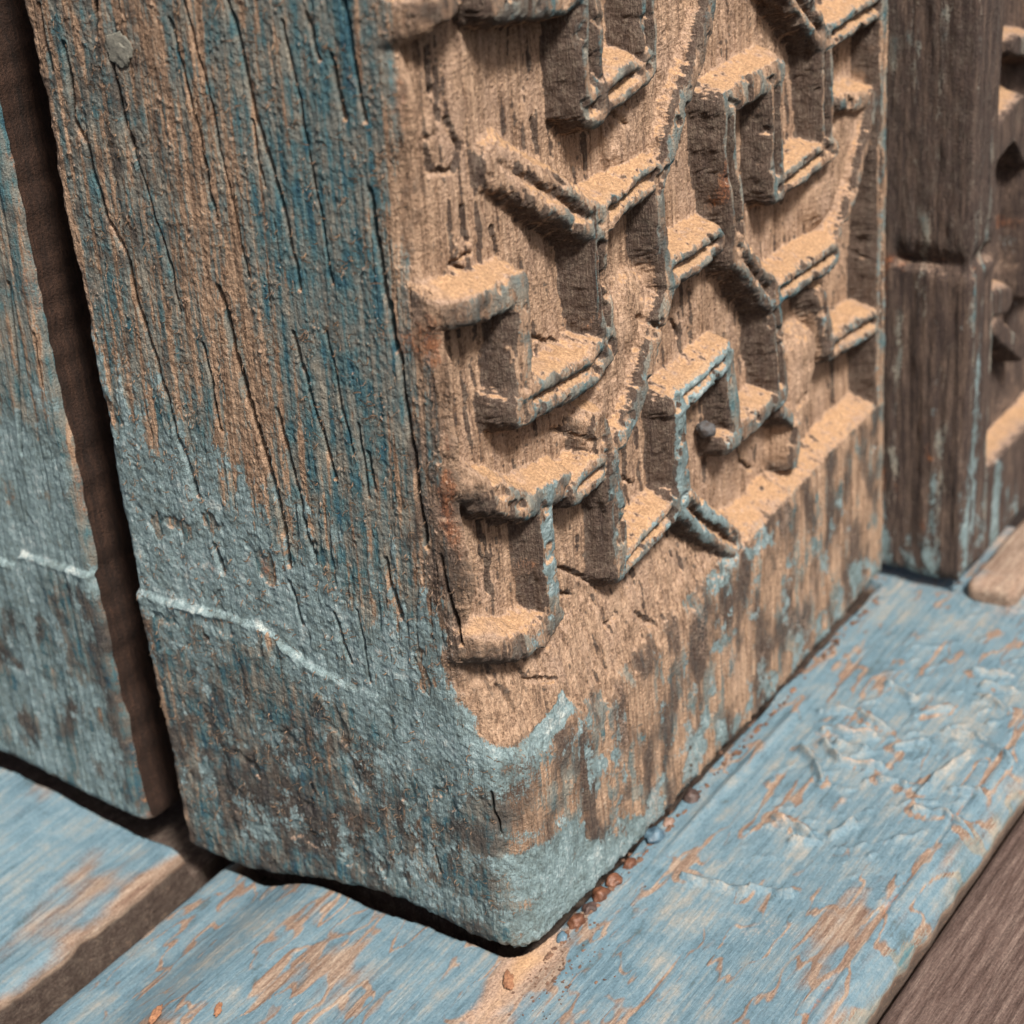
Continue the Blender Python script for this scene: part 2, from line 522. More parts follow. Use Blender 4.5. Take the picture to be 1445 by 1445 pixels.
# lower rail and right rail stand at full height
rail_edge = np.interp(xr, [R(*p)[0] for p in [(722, 1052), (850, 968), (980, 832), (1062, 748), (1122, 682), (1197, 604), (1256, 548)]],
                      [R(*p)[1] for p in [(722, 1052), (850, 968), (980, 832), (1062, 748), (1122, 682), (1197, 604), (1256, 548)]])
srail = rail_edge[None, :] - ZR + wob * 0.8
soft = 2.5 + 24.0 * (1 - ss(105, 165, XR)) * (0.55 + 0.45 * ss(0, 25, XR))      # worn away to a slope left of the middle
v = np.clip((srail + soft) / (soft + 2.0 + 0.35 * soft), 0, 1) ** 0.85 * (1 - 0.07 * np.exp(-np.maximum(srail, 0) / 2.5))
m = v > np.maximum(best, 0.3); lab = np.where(m, 101, lab); best = np.where(m, v, best); hgt = np.maximum(hgt, v)
s2 = XR - (POST_W - 9.5) + wob * 0.7
v = ss(-1.3, 0.8, s2) * 0.97
m = v > best; lab = np.where(m, 102, lab); best = np.where(m, v, best); hgt = np.maximum(hgt, v)
# remains of a left rail at the worn corner
z0 = R(640, 470)[1]; z1 = R(680, 720)[1]
rem = ss(2.5, 0.2, XR + 1.2 * f2(XR * .3, ZR * .12, 3, 4)) * (0.75 * blob(ZR, 0, 190, 0, 20, 1) + 0.6 * blob(ZR, 0, 162, 0, 12, 1) + 0.8 * blob(ZR, 0, 128, 0, 22, 1) + 0.5 * blob(ZR, 0, 262, 0, 14, 1))
hgt = np.maximum(hgt, rem)
# a hollow just left of the centre line where the ground of the carving is lower, and gouges
floor_d = 10.6 + 2.4 * ss(26, 2, XR) + 1.0 * f2(XR * 0.03, ZR * 0.012, 2, 31) + 0.5 * f2(XR * 0.35, ZR * 0.05, 3, 35)
floor_d = floor_d + 2.5 * blob(XR, ZR, *R(790, 200), 16, 30) + 1.8 * blob(XR, ZR, *R(1080, 700), 26, 14)
floor_d = floor_d - 3.2 * blob(XR, ZR, *R(800, 960), 20, 18)
depth = floor_d * (1 - hgt)

FCR = [  # splits in the carved side, pixels
    [(657, 70), (659, 120), (664, 138)], [(654, 222), (660, 240), (664, 252), (690, 248)], [(690, 248), (697, 215), (680, 175)], [(655, 205), (668, 195)],
    [(712, 365), (690, 382), (705, 392)], [(795, 484), (828, 494)], [(820, 616), (848, 624)], [(670, 655), (679, 690)], [(690, 700), (694, 735)],
    [(726, 745), (730, 790), (738, 850)], [(806, 846), (845, 852)], [(753, 935), (764, 966), (796, 964)], [(737, 978), (748, 1008)],
    [(832, 812), (850, 820), (875, 832)], [(920, 450), (944, 468)], [(988, 460), (1000, 480)], [(893, 872), (880, 890)], [(914, 868), (935, 888)],
    [(1078, 640), (1085, 660), (1105, 672)], [(906, 684), (935, 692)], [(795, 240), (806, 262)], [(826, 175), (832, 230)], [(805, 175), (810, 225)],
    [(900, 165), (912, 178)], [(668, 100), (672, 180)], [(700, 300), (708, 350)], [(742, 330), (752, 380)],
]
crk = np.zeros_like(XR)
for c in FCR:
    d = line_dist(XR + 0.8 * f2(XR * 0.25, ZR * 0.25, 2, 77), ZR + 0.6 * f2(XR * 0.3, ZR * 0.3, 2, 79), [R(*p) for p in c])
    crk = np.maximum(crk, np.exp(-(d / 0.55) ** 2))
depth = depth + 2.6 * crk

# --- sheet of points: left return, left face, carved side, right return
dc = depth[:, 0]
P = np.zeros((ny, cols, 3))
dc = np.convolve(np.pad(dc, 4, 'edge'), np.ones(9) / 9, 'valid')
yn = (POST_L * (1 - yl))[None, :] + 0 * dc[:, None]
YL = np.where(yn > 30, yn, dc[:, None] + (30 - dc[:, None]) * yn / 30)
P[:, :nL, 1] = YL
P[:, nL:, 0] = XR
P[:, nL:, 1] = depth
P[..., 2] = Z
# rounding of the foot
tfoot = (Z - zb[None, :])
ft = np.clip(1 - tfoot / 5.0, 0, 1)
ins = 4.0 * (1 - np.sqrt(1 - ft ** 2 * 0.98))
P[:, :nL, 0] += ins[:, :nL]
P[:, nL:, 1] += ins[:, nL:]
# the edges wander as the wood does
edge_w = 1.6 * n2(Z[:, 0] * 0.03, Z[:, 0] * 0, 3) + 0.7 * n2(Z[:, 0] * 0.15, Z[:, 0] * 0, 6)
P[:, :nL, 1] += edge_w[:, None] * (1 - yl[None, :]) ** 3
# a worn round corner
rr = np.broadcast_to((10.5 + 2.5 * ss(90, 60, Z[:, nL]) + 1.5 * n2(Z[:, nL] * 0.05, Z[:, nL] * 0, 9))[:, None], (ny, 1))
a1 = np.clip((YL - dc[:, None]) / rr, 0, 1); th = (1 - a1) * math.pi / 4
inz = a1 < 1
P[:, :nL, 0] += np.where(inz, rr * (1 - np.cos(th)), 0)
P[:, :nL, 1] = np.where(inz, dc[:, None] + rr * (1 - np.sin(th)), P[:, :nL, 1])
b1 = np.clip(XR / rr, 0, 1); ph = (1 - b1) * math.pi / 4
inz = b1 < 1
P[:, nL:, 1] += np.where(inz, rr * (1 - np.cos(ph)), 0)
P[:, nL:, 0] = np.where(inz, rr * (1 - np.sin(ph)), P[:, nL:, 0])
# smooth: everything a little (walls get their share of points), the corner a lot
P = smooth_grid(P, 3)
ccol = np.arange(cols)
rad = np.where(zb[None, :] * 0 + Z < 78, 1.0, 0.75)
wg = np.clip(1.25 - np.abs(ccol - nL)[None, :] / (26.0 * rad), 0, 1)
P = smooth_grid(P, 16, wg)

# --- wood relief, along the normal
N = grid_normals(P)
if N[ny // 2, nL // 2, 0] > 0:
    N = -N
px_, py_, pz_ = P[..., 0], P[..., 1], P[..., 2]
Yl, Zl = P[:, :nL, 1], P[:, :nL, 2]
relief = np.zeros((ny, cols))
# left face
lean = Yl + 0.055 * (Zl - 100)                       # the grain leans a little
g1 = n2(lean * 0.55, Zl * 0.018, 41); g2 = n2(lean * 1.5, Zl * 0.05, 42); g3 = n2(lean * 0.16, Zl * 0.008, 43)
relief[:, :nL] = 0.22 * g1 + 0.15 * g2 + 0.45 * g3 + 0.30 * f2(Yl * 0.5, Zl * 0.5, 3, 44)
# line where the light overcoat ends
ocx = [Lf(*p) for p in [(50, 430), (130, 470), (165, 560), (250, 600), (330, 650), (400, 735), (470, 790), (560, 850), (640, 890), (705, 1010), (735, 1100)]]
oy = np.array([p[0] for p in ocx])[::-1]; oz = np.array([p[1] for p in ocx])[::-1]
oedge = np.interp(Yl, oy, oz)
pl_l = (oedge - Zl) / 42.0 + 0.55 * f2(Yl * 0.10, Zl * 0.05, 4, 51) + 0.60 * f2(lean * 0.42, Zl * 0.030, 3, 52)
# ledge: the coat stands proud below it
rx = [Lf(*p) for p in [(150, 822), (218, 838), (290, 858), (370, 880), (430, 930), (500, 968)]]
ry = np.array([p[0] for p in rx])[::-1]; rz = np.array([p[1] for p in rx])[::-1]
ledge = np.interp(Yl, ry, rz) + 0.9 * f2(Yl * 0.12, Yl * 0 + 3, 3, 53)
lw = ss(36, 74, Yl)
below = ss(0.9, -0.9, Zl - ledge) * lw
relief[:, :nL] += below * (1.7 - 1.5 * ss(0, 60, ledge - Zl)) + 0.8 * np.exp(-((Zl - ledge + 0.8) / 1.2) ** 2) * lw * (0.35 + 1.1 * f2(Yl * 0.15, Zl * 0.05, 3, 56))
pl_l = pl_l - 0.5 * ss(40, 4, Yl) * (0.5 + 1.5 * f2(Yl * 0.09, Zl * 0.04, 4, 62))
plm = ss(-0.1, 0.15, pl_l)
relief[:, :nL] += plm * (0.5 + 0.30 * f2(Yl * 0.26, Zl * 0.11, 4, 54)) - plm * (0.05 * g2 + 0.08 * g1)
# broken patches in the coat
lowz = ss(0, 14, ledge - Zl) * ss(30, 60, Yl) + ss(80, 40, Zl) * ss(60, 30, Yl)
hole = ss(0.36, 0.56, f2(Yl * 0.09, Zl * 0.055, 4, 55) + 0.10 * lowz + 0.55 * blob(Yl, Zl, *Lf(375, 800), 7, 6) + 0.4 * blob(Yl, Zl, *Lf(300, 830), 9, 4))
relief[:, :nL] -= 0.7 * hole * plm
pl_l = pl_l - 1.2 * hole
pl_l = np.clip(pl_l, -3, 0.62) - 0.48 * lowz + 0.42 * f2(Yl * 0.14, Zl * 0.10, 4, 57) + 0.28 * f2(Yl * 0.5, Zl * 0.3, 3, 58) - 0.22 * lowz * (0.6 + 1.4 * f2(Yl * 0.04, Zl * 0.05, 3, 59))
LCR = [([(55, 7), (64, 60), (74, 100)], 1.0), ([(90, 62), (104, 163), (118, 194), (149, 304), (180, 367), (194, 432), (218, 500), (239, 571), (266, 657), (280, 699)], 1.35),
       ([(135, 0), (137, 52)], 1.0), ([(156, 80), (172, 150), (187, 208)], 1.3), ([(187, 208), (215, 290), (236, 360), (252, 440)], 0.7), ([(239, 28), (270, 138), (304, 311)], 0.9),
       ([(322, 0), (363, 173), (391, 263), (415, 363), (425, 408)], 1.1), ([(308, 408), (332, 498), (346, 554), (374, 640), (401, 744), (408, 796)], 1.7),
       ([(432, 20), (450, 83)], 1.0), ([(467, 80), (484, 166)], 1.3), ([(487, 0), (500, 90), (514, 170)], 1.1), ([(521, 270), (540, 390), (560, 500), (563, 512)], 1.5),
       ([(563, 512), (575, 590), (587, 671), (601, 772)], 1.2), ([(622, 786), (636, 858), (650, 910)], 1.1), ([(414, 471), (435, 547), (473, 675)], 1.1),
       ([(287, 485), (300, 550), (311, 606)], 0.9), ([(391, 578), (436, 754), (446, 792)], 1.0), ([(542, 789), (566, 872)], 1.2), ([(474, 865), (495, 934)], 1.0),
       ([(260, 0), (300, 160), (330, 300), (350, 390)], 0.6), ([(400, 30), (440, 240), (470, 400)], 0.7), ([(505, 600), (520, 700)], 0.8), ([(355, 170), (372, 262)], 0.6),
       ([(460, 470), (480, 560), (498, 640)], 0.7), ([(520, 640), (530, 690)], 1.0), ([(410, 820), (428, 880)], 1.0), ([(305, 770), (316, 808)], 1.4),
       ([(505, 860), (525, 960)], 0.6), ([(690, 1120), (700, 1180)], 0.5), ([(610, 1190), (622, 1230)], 0.6)]
crl = np.zeros_like(Yl)
jy = 0.9 * f2(Yl * 0.15, Zl * 0.09, 3, 61)
for pts, k in LCR:
    d = line_dist(Yl + jy, Zl, [Lf(*p) for p in pts])
    crl = np.maximum(crl, np.exp(-(d / (0.45 * k)) ** 2) * min(1.3, 0.6 + 0.42 * k))
# fine checks that run with the grain
chk = ss(0.62, 0.80, n2(lean * 0.62 + 0.5 * n2(Zl * 0.05, Yl * 0.05, 64), Zl * 0.012, 63)) * ss(-0.2, 0.3, n2(lean * 0.1, Zl * 0.02, 66)) * (1 - 0.8 * plm)
# curled flakes: small bumps with a steep lower side
fl = f2(Yl * 0.75, Zl * 0.55, 2, 67)
flk = ss(0.35, 0.6, fl) * ss(-0.1, 0.35, n2(Yl * 0.12, Zl * 0.09, 68))
relief[:, :nL] += 0.38 * flk * (1 - plm * 0.4)
relief[:, :nL] -= 5.0 * crl + 0.7 * chk
# carved side: grain and grit
XRp, ZRp = P[:, nL:, 0], P[:, nL:, 2]
Yr = P[:, nL:, 1]
gr1 = n3(XRp * 0.5, Yr * 0.5, ZRp * 0.03, 71); gr2 = n3(XRp * 1.2, Yr * 1.2, ZRp * 0.12, 72)
grit = n3(XRp * 0.9, Yr * 0.9, ZRp * 0.9, 73)
lump = n3(XRp * 0.18, Yr * 0.18, ZRp * 0.14, 74)
fibr = n3(XRp * 0.32, Yr * 0.32, ZRp * 0.018, 75)
front0 = ss(0.7, 0.9, hgt) * (lab < 100)
relief[:, nL:] = (1 - 0.6 * front0) * (0.7 * gr1 + 0.5 * gr2 + 0.3 * grit + 0.6 * lump - 0.6 * ss(0.15, 0.5, fibr))
chkR = ss(0.60, 0.78, n2(XRp * 0.42 + 0.4 * n2(ZRp * 0.06, XRp * 0.05, 76), ZRp * 0.013, 78)) * ss(-0.2, 0.25, n2(XRp * 0.07, ZRp * 0.03, 80))
relief[:, nL:] -= 1.0 * chkR
cw = np.clip(1 - np.abs(ccol - nL) / 8.0, 0, 1)[None, :]
tmp = relief.copy()
for _ in range(6):                    # no seam in the relief at the corner
    tmp[:, 1:-1] = tmp[:, 1:-1] * 0.5 + (tmp[:, :-2] + tmp[:, 2:]) * 0.25
relief = relief + (tmp - relief) * cw
P = P + N * relief[..., None]
# pull the long free edges in so that they are not knife sharp
er = np.clip(1 - np.arange(cols) / 7.0, 0, 1)
P[..., 0] += (1.8 * er ** 2)[None, :]
er2 = er[::-1]
P[..., 1] += (1.6 * er2 ** 2)[None, :]

N = grid_normals(P)
flip = N[ny // 2, nL // 2, 0] > 0
if flip:
    N = -N
NL_, NR_ = N[:, :nL], N[:, nL:]

# --- fields that say where each coat lies: left face
pa = np.zeros((ny, cols)); pl = np.full((ny, cols), -2.0); du = np.full((ny, cols), -2.0); ru = np.full((ny, cols), -2.0); gr = np.full((ny, cols), -2.0)
streak = 0.75 * n2(lean * 0.36, Zl * 0.016, 81) + 0.55 * n2(lean * 0.95, Zl * 0.05, 82) + 0.30 * f2(Yl * 0.35, Zl * 0.16, 3, 83)
bluez = blob(Yl, Zl, *Lf(500, 330), 26, 120) * 0.45 + 0.15 * blob(Yl, Zl, *Lf(440, 600), 16, 50)
ncor = ss(30, 12, Yl + 7 * f2(Yl * 0.05, Zl * 0.03, 3, 91)) * ss(60, 90, Zl)
pa[:, :nL] = 0.22 + 0.90 * streak + 0.40 * lowz + bluez * 1.25 - 0.75 * ncor - 0.38 * blob(Yl, Zl, *Lf(290, 330), 18, 60) - 0.35 * blob(Yl, Zl, *Lf(370, 600), 12, 35) - 0.30 * blob(Yl, Zl, *Lf(560, 760), 14, 40)
pa[:, :nL] -= 1.3 * chk * 0.6
lrim = ss(137.5, 141.5, Yl + 1.5 * f2(Yl * 0.1, Zl * 0.08, 3, 92))
pa[:, :nL] -= 1.0 * lrim
gr[:, :nL] = -0.44 + 1.0 * ss(0.25, 0.7, crl) + 0.36 * lowz + 0.42 * ncor + 0.55 * f2(lean * 0.22, Zl * 0.10, 4, 84) + 0.42 * blob(Yl, Zl, *Lf(150, 150), 40, 90) - 0.55 * blob(Yl, Zl, *Lf(450, 350), 22, 90) \
    + 0.5 * blob(Yl, Zl, *Lf(600, 760), 12, 50) + 0.35 * ss(95, 30, Zl) * (0.4 + f2(Yl * 0.05, Zl * 0.05, 3, 86)) + 0.45 * blob(Yl, Zl, *Lf(400, 1130), 30, 14)
pl[:, :nL] = pl_l - 0.55 * below * ss(0, 10, ledge - Zl) * (0.4 + 1.0 * f2(Yl * 0.06, Zl * 0.05, 4, 87)) + 1.2 * np.exp(-((Zl - ledge - 0.2) / 1.3) ** 2) * lw * ss(-0.25, 0.35, f2(Yl * 0.14, Zl * 0.1, 3, 60))
ru[:, :nL] = -0.62 + 0.22 * ncor + 0.75 * f2(Yl * 0.05, Zl * 0.028, 4, 88) + 0.75 * blob(Yl, Zl, *Lf(640, 640), 5, 26) + 0.6 * blob(Yl, Zl, *Lf(610, 480), 7, 10) + 0.4 * blob(Yl, Zl, *Lf(360, 650), 7, 14) \
    + 0.55 * blob(Yl, Zl, *Lf(585, 130), 5, 14) + 0.45 * blob(Yl, Zl, *Lf(690, 860), 8, 18) + 0.35 * blob(Yl, Zl, *Lf(400, 1050), 24, 10) + 0.6 * blob(Yl, Zl, *Lf(375, 805), 4, 4)
dst = ss(0.15, 0.6, NL_[..., 2])
du[:, :nL] = -0.42 - 1.1 * np.exp(-((Zl - ledge) / 2.5) ** 2) * lw + 0.7 * lrim * ss(-0.1, 0.4, f2(Yl * 0.1, Zl * 0.05, 3, 93)) + 0.95 * dst + 0.18 * ncor + 0.35 * f2(Yl * 0.09, Zl * 0.06, 3, 89) - 0.35 * plm + 0.5 * blob(Yl, Zl, 12, 200, 12, 80) * f2(Yl * .2, Zl * .06, 3, 90)
# --- carved side
front = ss(0.66, 0.84, hgt)
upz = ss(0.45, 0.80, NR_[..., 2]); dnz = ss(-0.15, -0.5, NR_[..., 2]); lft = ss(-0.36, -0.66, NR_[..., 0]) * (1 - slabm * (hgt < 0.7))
rail = (lab >= 101).astype(float) * ss(0.5, 0.8, hgt)
lowr = (lab == 101).astype(float) * ss(0.6, 0.9, hgt)
n_a = f2(XRp * 0.10, ZRp * 0.06, 4, 101); n_b = f2(XRp * 0.35, ZRp * 0.12, 3, 102)
pa[:, nL:] = -1.2 + 1.25 * front + 0.75 * n_a + 0.35 * n_b + 0.7 * dnz * front - 0.5 * lft
pa[:, nL:] += lowr * (-0.25 + 0.8 * f2(XRp * 0.045, ZRp * 0.035, 4, 103) + 0.45 * n2(XRp * 0.3, ZRp * 0.06, 113))
pa[:, nL:] = np.minimum(pa[:, nL:], 0.42)
pl[:, nL:] = -1.15 + 1.02 * front * (1 - lowr) + 0.85 * lowr + 0.55 * f2(XRp * 0.16, ZRp * 0.16, 3, 104) - 0.4 * lft - 0.35 * ss(120, 200, ZRp) \
    + lowr * (0.18 + 0.85 * ss(95, 0, XRp + ZRp * 0.6) + 0.5 * ss(20, -4, ZRp) - 0.34 + 0.95 * f2(XRp * 0.06, ZRp * 0.04, 4, 105)) \
    + 0.9 * blob(XRp, ZRp, *R(1000, 532), 16, 7) + 0.5 * blob(XRp, ZRp, *R(965, 620), 5, 26) + 0.7 * blob(XRp, ZRp, *R(1000, 735), 16, 9) + 0.5 * blob(XRp, ZRp, *R(782, 770), 5, 16) \
    + 0.9 * blob(XRp, ZRp, *R(1030, 800), 22, 9) * lowr + 0.6 * blob(XRp, ZRp, *R(722, 1090), 5, 16) + 2.4 * blob(XRp, ZRp, *R(802, 996), 4.5, 4) + 2.4 * blob(XRp, ZRp, *R(786, 1021), 6, 3.5)
du[:, nL:] = -0.06 + 1.0 * upz - 0.95 * lft - 0.35 * dnz - 0.68 * front * (1 - upz) * (1 - lowr) + 0.45 * f2(XRp * 0.07, ZRp * 0.03, 4, 106) - 0.20 * lowr - 0.3 * lowr * ss(70, 10, XRp) - 1.2 * crk - 0.9 * chkR - 1.5 * blob(XRp, ZRp, *R(802, 996), 4.5, 4) - 1.5 * blob(XRp, ZRp, *R(786, 1021), 6, 3.5)
gr[:, nL:] = -0.55 + 0.42 * front * (lab < 100) + 1.15 * lft * (1 - lowr) + 0.6 * f2(XRp * 0.11, ZRp * 0.030, 4, 107) + lowr * (0.50 + 0.95 * f2(XRp * 0.08, ZRp * 0.035, 4, 109)) + 0.2 * dnz - 0.4 * upz  # left-facing walls of the carving get a darker tone
ru[:, nL:] = -0.84 + 0.72 * f2(XRp * 0.12, ZRp * 0.04, 4, 108) + 0.06 * lft + 0.5 * front * ss(4, 0, XRp) \
    + 0.85 * blob(XRp, ZRp, *R(846, 395), 3.0, 24) + 0.6 * blob(XRp, ZRp, *R(770, 815), 3, 12) + 0.6 * blob(XRp, ZRp, *R(640, 470), 10, 12) + 0.8 * blob(XRp, ZRp, *R(1030, 245), 3, 16) \
    + 0.55 * ss(245, 262, XRp) * ss(190, 90, ZRp) + 0.6 * blob(XRp, ZRp, *R(1180, 490), 7, 9) + 0.6 * blob(XRp, ZRp, *R(735, 1205), 6, 10) - 0.3 * upz
def hblur(A, k):
    for _ in range(3):
        C = np.cumsum(np.pad(A, ((0, 0), (k + 1, k)), 'edge'), 1)
        A = (C[:, 2 * k + 1:] - C[:, :-2 * k - 1]) / (2 * k + 1)
    return A


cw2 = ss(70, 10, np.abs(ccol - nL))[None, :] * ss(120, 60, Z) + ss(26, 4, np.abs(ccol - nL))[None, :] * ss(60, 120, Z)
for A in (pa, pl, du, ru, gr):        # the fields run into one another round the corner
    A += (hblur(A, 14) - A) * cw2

# --- returns into the two gaps
def add_returns(P):
    Lr = np.repeat(P[:, :1], len(left_ret), 1).copy()
    Lr[..., 0] = P[:, :1, 0] + left_ret[None, :]
    Rr = np.repeat(P[:, -1:], len(right_ret), 1).copy()
    Rr[..., 1] = P[:, -1:, 1] + right_ret[None, :]
    return np.concatenate([Lr, P, Rr], 1)


PF = add_returns(P)
a_, b_ = len(left_ret), len(right_ret)
padf = lambda A, lv, rv: np.concatenate([np.full((ny, a_), lv), A, np.full((ny, b_), rv)], 1)
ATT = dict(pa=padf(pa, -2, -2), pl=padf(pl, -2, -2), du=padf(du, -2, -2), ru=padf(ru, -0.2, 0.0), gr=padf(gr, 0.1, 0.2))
NF = grid_normals(PF)
if flip:
    NF = -NF
labf = np.zeros((ny - 1, PF.shape[1] - 1), np.int32)
labc = lab[:-1, :-1].copy()
labc[labc == 0] = 100
labf[:, a_ + nL:a_ + nL + nR - 1] = labc
labf[:, :a_] = 103
labf[:, a_ + nL + nR - 1:] = 104
names = {0: 'plain_side', 100: 'carved_ground', 101: 'lower_rail', 102: 'side_rail', 103: 'gap_side', 104: 'gap_side'}
for i in range(len(FRETS)):
    names[i + 1] = 'carved_strip'
# face order: make outward
Puse, Nuse = (PF[:, ::-1], NF[:, ::-1]) if flip else (PF, NF)
Au = {k: (v[:, ::-1] if flip else v) for k, v in ATT.items()}
Lu = labf[:, ::-1] if flip else labf
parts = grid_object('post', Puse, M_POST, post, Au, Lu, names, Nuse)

# top, foot and back of the post
ring = lambda row: np.concatenate([PF[row]])
for nm, row, zz in (('post_top', -1, TOPZ), ('post_foot', 0, -4.0)):
    rp = PF[row][::6]
    c = np.array([[70, 60, rp[:, 2].mean() + (0 if row == -1 else 3)]])
    V = np.concatenate([rp, c]); n = len(rp)
    F = np.array([[i, i + 1, n] for i in range(n - 1)])
    if row == 0: F = F[:, ::-1]
    raw_mesh(nm, V, F, M_POST, post, dict(pa=-2, pl=-2, du=-.5, ru=-1, gr=0.2))

box_block('post_light_block', None, None, 10, 248, 24, 134, -29, 316, M_GAP, dict(pa=-2, pl=-2, du=-1.5, ru=-1, gr=0.0), 2, 8, post)  # unseen block added inside the hollow post to stop light leaking through
# curled flakes of paint and raised fibres, far too many and too small to count
rng = np.random.default_rng(5)
cand_r = rng.integers(30, 745, 16000); cand_c = rng.integers(6, nL - 4, 16000)
wt = np.clip(0.25 + flk[cand_r, cand_c] * 0.9 + 0.25 * chk[cand_r, cand_c], 0, 1) * (0.35 + 0.65 * ss(-0.2, 0.5, n2(Yl[cand_r, cand_c] * 0.08, Zl[cand_r, cand_c] * 0.06, 95)))
keep = rng.random(16000) < wt
VV, FF = [], []
for r_, c_ in zip(cand_r[keep], cand_c[keep]):
    p0 = P[r_, c_]
    ln = rng.uniform(1.2, 4.2); wdt = rng.uniform(0.22, 0.6); an = rng.normal(0, 0.8); cv = rng.normal(0, 0.9); lift = rng.uniform(0.2, 0.9)
    k0 = len(VV)
    for i in range(5):
        t = i / 4.0
        a = an + cv * (t - 0.5)
        yy = (t - 0.5) * ln * math.cos(a); zz = (t - 0.5) * ln * math.sin(a) + 0.35 * cv * (t - .5) ** 2 * ln
        ou = 0.12 + lift * math.sin(math.pi * t) * 0.5
        VV.append((p0[0] - ou, p0[1] + yy, p0[2] + zz - wdt * 0.5))
        VV.append((p0[0] - ou * 0.7 - 0.25, p0[1] + yy, p0[2] + zz + wdt * 0.5))
    for i in range(4):
        FF.append((k0 + 2 * i, k0 + 2 * i + 1, k0 + 2 * i + 3, k0 + 2 * i + 2))
fo = raw_mesh('peeling_flakes', VV, FF, M_POST, post, dict(pa=rng.normal(-0.25, 0.5, len(VV)), pl=rng.normal(-0.4, 0.25, len(VV)), du=rng.normal(0.35, 0.3, len(VV)), ru=-2, gr=-1))
tag(fo, 'tiny curled flakes of paint and dust lifting off the blue side', kind='stuff')


# ------------------------------------------------------------------ small lumps
def lump_mesh(name, c, r, mat, parent, seed, attrs=None, rough=0.18, sub=3, quat=None):
    import bmesh
    bm = bmesh.new()
    bmesh.ops.create_icosphere(bm, subdivisions=sub, radius=1)
    v = np.array([x.co[:] for x in bm.verts]); f = np.array([[x.index for x in q.verts] for q in bm.faces])
    bm.free()
    d = n3(v[:, 0] * 1.4 + seed, v[:, 1] * 1.4, v[:, 2] * 1.4, seed) + 0.5 * n3(v[:, 0] * 3.1, v[:, 1] * 3.1 + seed, v[:, 2] * 3.1, seed + 1)
    v = v * (1 + rough * d)[:, None] * np.array(r)
    if quat is not None:
        v = v @ np.array(quat.to_matrix()).T
    return raw_mesh(name, v + np.array(c), f, mat, parent, attrs)


y0, z0 = Lf(170, 70)
lump_mesh('paint_drop', (-0.2, y0, z0), (0.45, 4.4, 4.0), plain_stone('dried_drop', (0.13, 0.13, 0.11), (0.26, 0.25, 0.21), 0.95, 0.7), post, 3, rough=0.55, sub=4)
# ================================================================== left board across the gap
board = empty('door_board', (0, 200, -15))
tag(board, 'blue grey painted upright board at the left, across the dark gap from the carved post', 'board')
ys = np.concatenate([np.linspace(0, 84, 184), np.linspace(85, 250, 80)])
zt = np.linspace(0, 1, 640)
Y0 = 164.0
zbb = -16.0 + 6.0 * ss(170, 238, Y0 + ys)
ZB = zbb[None, :] + (TOPZ - zbb[None, :]) * zt[:, None]
ew = 1.5 * n2(ZB[:, 0] * 0.035, ZB[:, 0] * 0, 203) + 0.9 * n2(ZB[:, 0] * 0.12, ZB[:, 0] * 0, 204)
YB = Y0 + ys[None, :] + ew[:, None] * np.clip(1 - ys[None, :] / 96, 0, 1) ** 4
lb = YB + 0.055 * (ZB - 100)
rl = 0.4 * n2(lb * 0.55, ZB * 0.018, 205) + 0.2 * n2(lb * 1.5, ZB * 0.05, 206) + 0.5 * n2(lb * 0.12, ZB * 0.008, 207) + 0.3 * f2(YB * 0.3, ZB * 0.3, 4, 208)
led = 87.3 - 0.9 * ss(197, 202, YB) * 6 + 0.7 * f2(YB * 0.12, YB * 0, 3, 209)
blw = ss(0.8, -0.8, ZB - led)
rl += blw * (1.5 - 1.4 * ss(0, 60, led - ZB)) + 0.7 * np.exp(-((ZB - led + .8) / 1.2) ** 2) * (0.4 + f2(YB * 0.15, ZB * 0.05, 3, 210))
rl -= 2.4 * np.exp(-(line_dist(YB, ZB, [Lf(10, 400), Lf(22, 500), Lf(30, 640)]) / 0.5) ** 2) + 2.0 * np.exp(-(line_dist(YB, ZB, [Lf(48, 470), Lf(60, 545)]) / 0.4) ** 2)
PB = np.stack([-rl, YB, ZB], -1)
e0 = np.clip(1 - ys / 4.0, 0, 1)
PB[..., 0] += (3.2 * (1 - np.sqrt(1 - e0 ** 2 * .98)))[None, :]
ftb = np.clip(1 - (ZB - zbb) / 5.0, 0, 1)
PB[..., 0] += 4.0 * (1 - np.sqrt(1 - ftb ** 2 * .98))
ret = np.linspace(3, 70, 60)
NB_ = grid_normals(PB)
pab = 0.25 + 0.4 * blw + 0.7 * n2(lb * 0.3, ZB * 0.016, 211) + 0.5 * n2(lb * 0.9, ZB * 0.05, 212)
plb = np.minimum((150 - ZB) / 60, 0.5) + 0.7 * f2(YB * 0.07, ZB * 0.05, 4, 213) + 0.3 * f2(YB * 0.4, ZB * 0.12, 3, 219) - 0.42 * blw * ss(0, 8, led - ZB) + 0.9 * np.exp(-((ZB - led) / 1.3) ** 2) * ss(-0.3, 0.3, f2(YB * 0.14, ZB * 0.1, 3, 218))
edge_bare = np.exp(-ys / 3.0)[None, :]
plb = plb - 1.1 * edge_bare * ss(0.0, 0.4, f2(ZB * 0.03, YB * 0.05, 3, 214) + 0.25)
dub = -0.8 + 0.9 * ss(0.15, 0.6, NB_[..., 2]) + 0.7 * edge_bare * ss(-0.2, 0.4, f2(ZB * 0.04, YB * 0.05, 3, 215))
rub = -0.6 + 0.75 * f2(YB * 0.06, ZB * 0.03, 4, 216) + 0.4 * edge_bare
grb = -0.35 + 0.7 * f2(YB * 0.08, ZB * 0.06, 4, 217) + 0.36 * blw
attb = dict(pa=pab, pl=plb, du=dub, ru=rub, gr=grb)
PBr = PB[:, ::-1]
